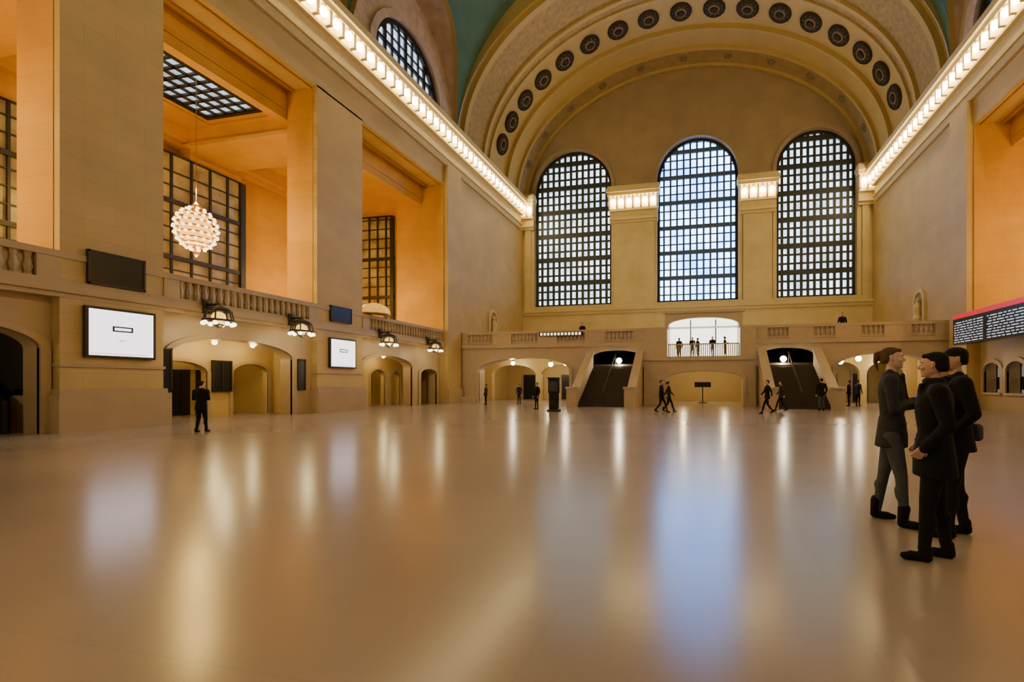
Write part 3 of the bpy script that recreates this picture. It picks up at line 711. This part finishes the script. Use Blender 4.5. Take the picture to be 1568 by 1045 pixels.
    for src in(hd,hr,ey): src.v=[tuple(R@((Vector(p)-piv)*hs+piv)) for p in src.v]
    G['skin'].add(hd.v,hd.f); G['hair'].add(hr.v,hr.f)
    G['skin'].cap((0,-.008,.825),(0,.0,.895),.028,.025)
    T.cap((-.028,-.01,.842),(.028,-.01,.842),.024,.024)
    if scarf:
        for q in range(8):
            t=2*math.pi*q/8;t2=t+math.pi/4; T.cap((.036*math.cos(t),.034*math.sin(t),.853),(.036*math.cos(t2),.034*math.sin(t2),.853),.016,.016)
    if coat and vox<.01:
        for s in(-1,1):
            T.cap((s*.034,.052,.835),(s*.010,.074,.70),.010,.006,0,8,3)
            T.cap((s*.05,.072,.565),(s*.085,.055,.562),.006,.006,0,8,3)
    if bag:
        B=G['bag']
        B.loft([(.06,-.095,.50,.050,.026),(.06,-.10,.515,.062,.034),(.06,-.10,.575,.062,.034),(.06,-.095,.59,.05,.026)])
        pts=[(.10,-.085,.59),(.09,-.075,.68),(.04,-.072,.77),(-.04,-.035,.843),(-.075,.03,.82),(-.03,.085,.72),(.06,.085,.62),(.105,.01,.58),(.10,-.085,.57)]
        for p,q in zip(pts,pts[1:]): B.cap(p,q,.008,.008,0,8,2)
    out=MB(); mats=[]; order=('top','leg','shoe','skin','hair','bag'); cols=dict(top=top,leg=leg,shoe=shoe,skin=skin,hair=hair,bag=(.06,.06,.065))
    for g in order:
        if not G[g].v: continue
        vx=vox*(.45 if g=='skin' else (.6 if g in('hair','shoe','bag') else 1))
        v,f=remesh(G[g],vx,3 if g!='skin' else 1)
        mats.append(mat('%s_%s'%(name,g),cols[g],.8 if g!='skin' else .5,noise=.25,scale=14 if g!='hair' else 40,bump=.4 if g in('top','hair') else 0,spec=.5 if g=='skin' else .25)); out.add(v,f,len(mats)-1)
    if vox<.01:
        mats.append(mat(name+'_eye',(.7,.68,.65),.2));a=len(mats)-1; mats.append(mat(name+'_iris',(.03,.02,.015),.3))
        o0=len(out.v); out.v+=ey.v; out.f+=[tuple(i+o0 for i in q) for q in ey.f]; out.m+=[a+k for k in ey.m]
    mz=min(p[2] for p in out.v); Rz=Matrix.Rotation(math.radians(rz),3,'Z')
    out.v=[tuple(Rz@(Vector(p)-Vector((0,0,mz)))*H+Vector((x,y,z+.001))) for p in out.v]
    return out.fin(name,mats,smooth=True)
BK=(.007,.007,.008);DG=(.03,.032,.036);JN=(.075,.09,.11);NV=(.02,.025,.04)
person('standing_woman',2.02,5.38,-112,1.94,'apart',(.036,.038,.045),JN,BK,(.13,.075,.04),skin=(.82,.56,.46),vox=.0068,coat=.43,fem=True,bulk=.96,hs=.93)
person('standing_man',1.96,4.34,72,1.81,'pocket',BK,BK,BK,(.012,.01,.01),vox=.007,coat=.40,bulk=1.08,scarf=True,hs=.95,headyaw=-.25)
person('standing_man',2.47,5.06,80,1.90,'pocket',BK,(.010,.010,.011),BK,(.012,.01,.01),vox=.007,coat=.45,bag=True,bulk=1.02,cap=True,hs=.94)
def at(px,py,zf=0):
    t=(px-931)/680; s=680*(1.52-zf)/(py-588); return ((.978*t-.208)*s,(.208*t+.978)*s)
far=[('man_standing_alone',308,662,20,1.62,'phone',BK,BK),('walking_man',1013,632,-95,1.72,'walk',BK,BK),('walking_woman',1024,631,-80,1.66,'walk',DG,BK),
('standing_person',822,627,150,1.6,'stand',BK,BK),('standing_person',795,619,170,1.5,'stand',NV,BK),('standing_person',744,620,100,1.5,'stand',DG,BK),
('walking_man',1175,634,100,1.72,'walk',BK,BK),('walking_man',1196,630,80,1.68,'walk',DG,BK),('standing_person',1258,629,10,1.85,'stand',BK,JN),
('standing_person',1300,622,60,1.75,'stand',BK,BK),('standing_person',1314,622,-60,1.8,'stand',DG,BK),('standing_person',1506,622,90,1.75,'stand',DG,DG)]
for n_,px,py,rz,H,po,t_,l_ in far:
    x,y=at(px,py); person(n_,x,y,rz,H,po,t_,l_,BK,(.02,.015,.01),vox=.014,coat=.44,fem='woman' in n_)
for i,(x,dy,rz,h,po) in enumerate(((-1.75,.2,20,1.55,'stand'),(-.75,.5,-160,1.62,'phone'),(-.35,.0,60,1.5,'stand'),(.75,.45,170,1.65,'walk'),(1.65,.1,-80,1.58,'phone'))):
    person('balcony_visitor',x,YF+1.5+dy,rz,h,po,BK,BK,BK,(.02,.015,.01),vox=.016,z=3.5)
person('balcony_visitor',9.5,YF+.7,180,1.75,'stand',BK,BK,BK,(.02,.015,.01),vox=.016,z=4.7)
person('balcony_visitor',-9.2,YF+.8,180,1.6,'stand',BK,BK,BK,(.02,.015,.01),vox=.016,z=4.7)
# ---------------------------------------------------------------- world & camera
w=bpy.data.worlds.new('world'); bpy.context.scene.world=w; w.use_nodes=True
bg=w.node_tree.nodes['Background']; bg.inputs[0].default_value=(.6,.75,1,1); bg.inputs[1].default_value=.3
cam=bpy.data.cameras.new('camera'); co=bpy.data.objects.new('camera',cam); bpy.context.collection.objects.link(co)
co.location=(0,0,1.52); co.rotation_euler=(math.radians(90),0,math.radians(12))
cam.sensor_width=36; cam.lens=36*680/1568; cam.shift_x=-147/1568; cam.shift_y=65.5/1568; cam.clip_end=300
bpy.context.scene.camera=co
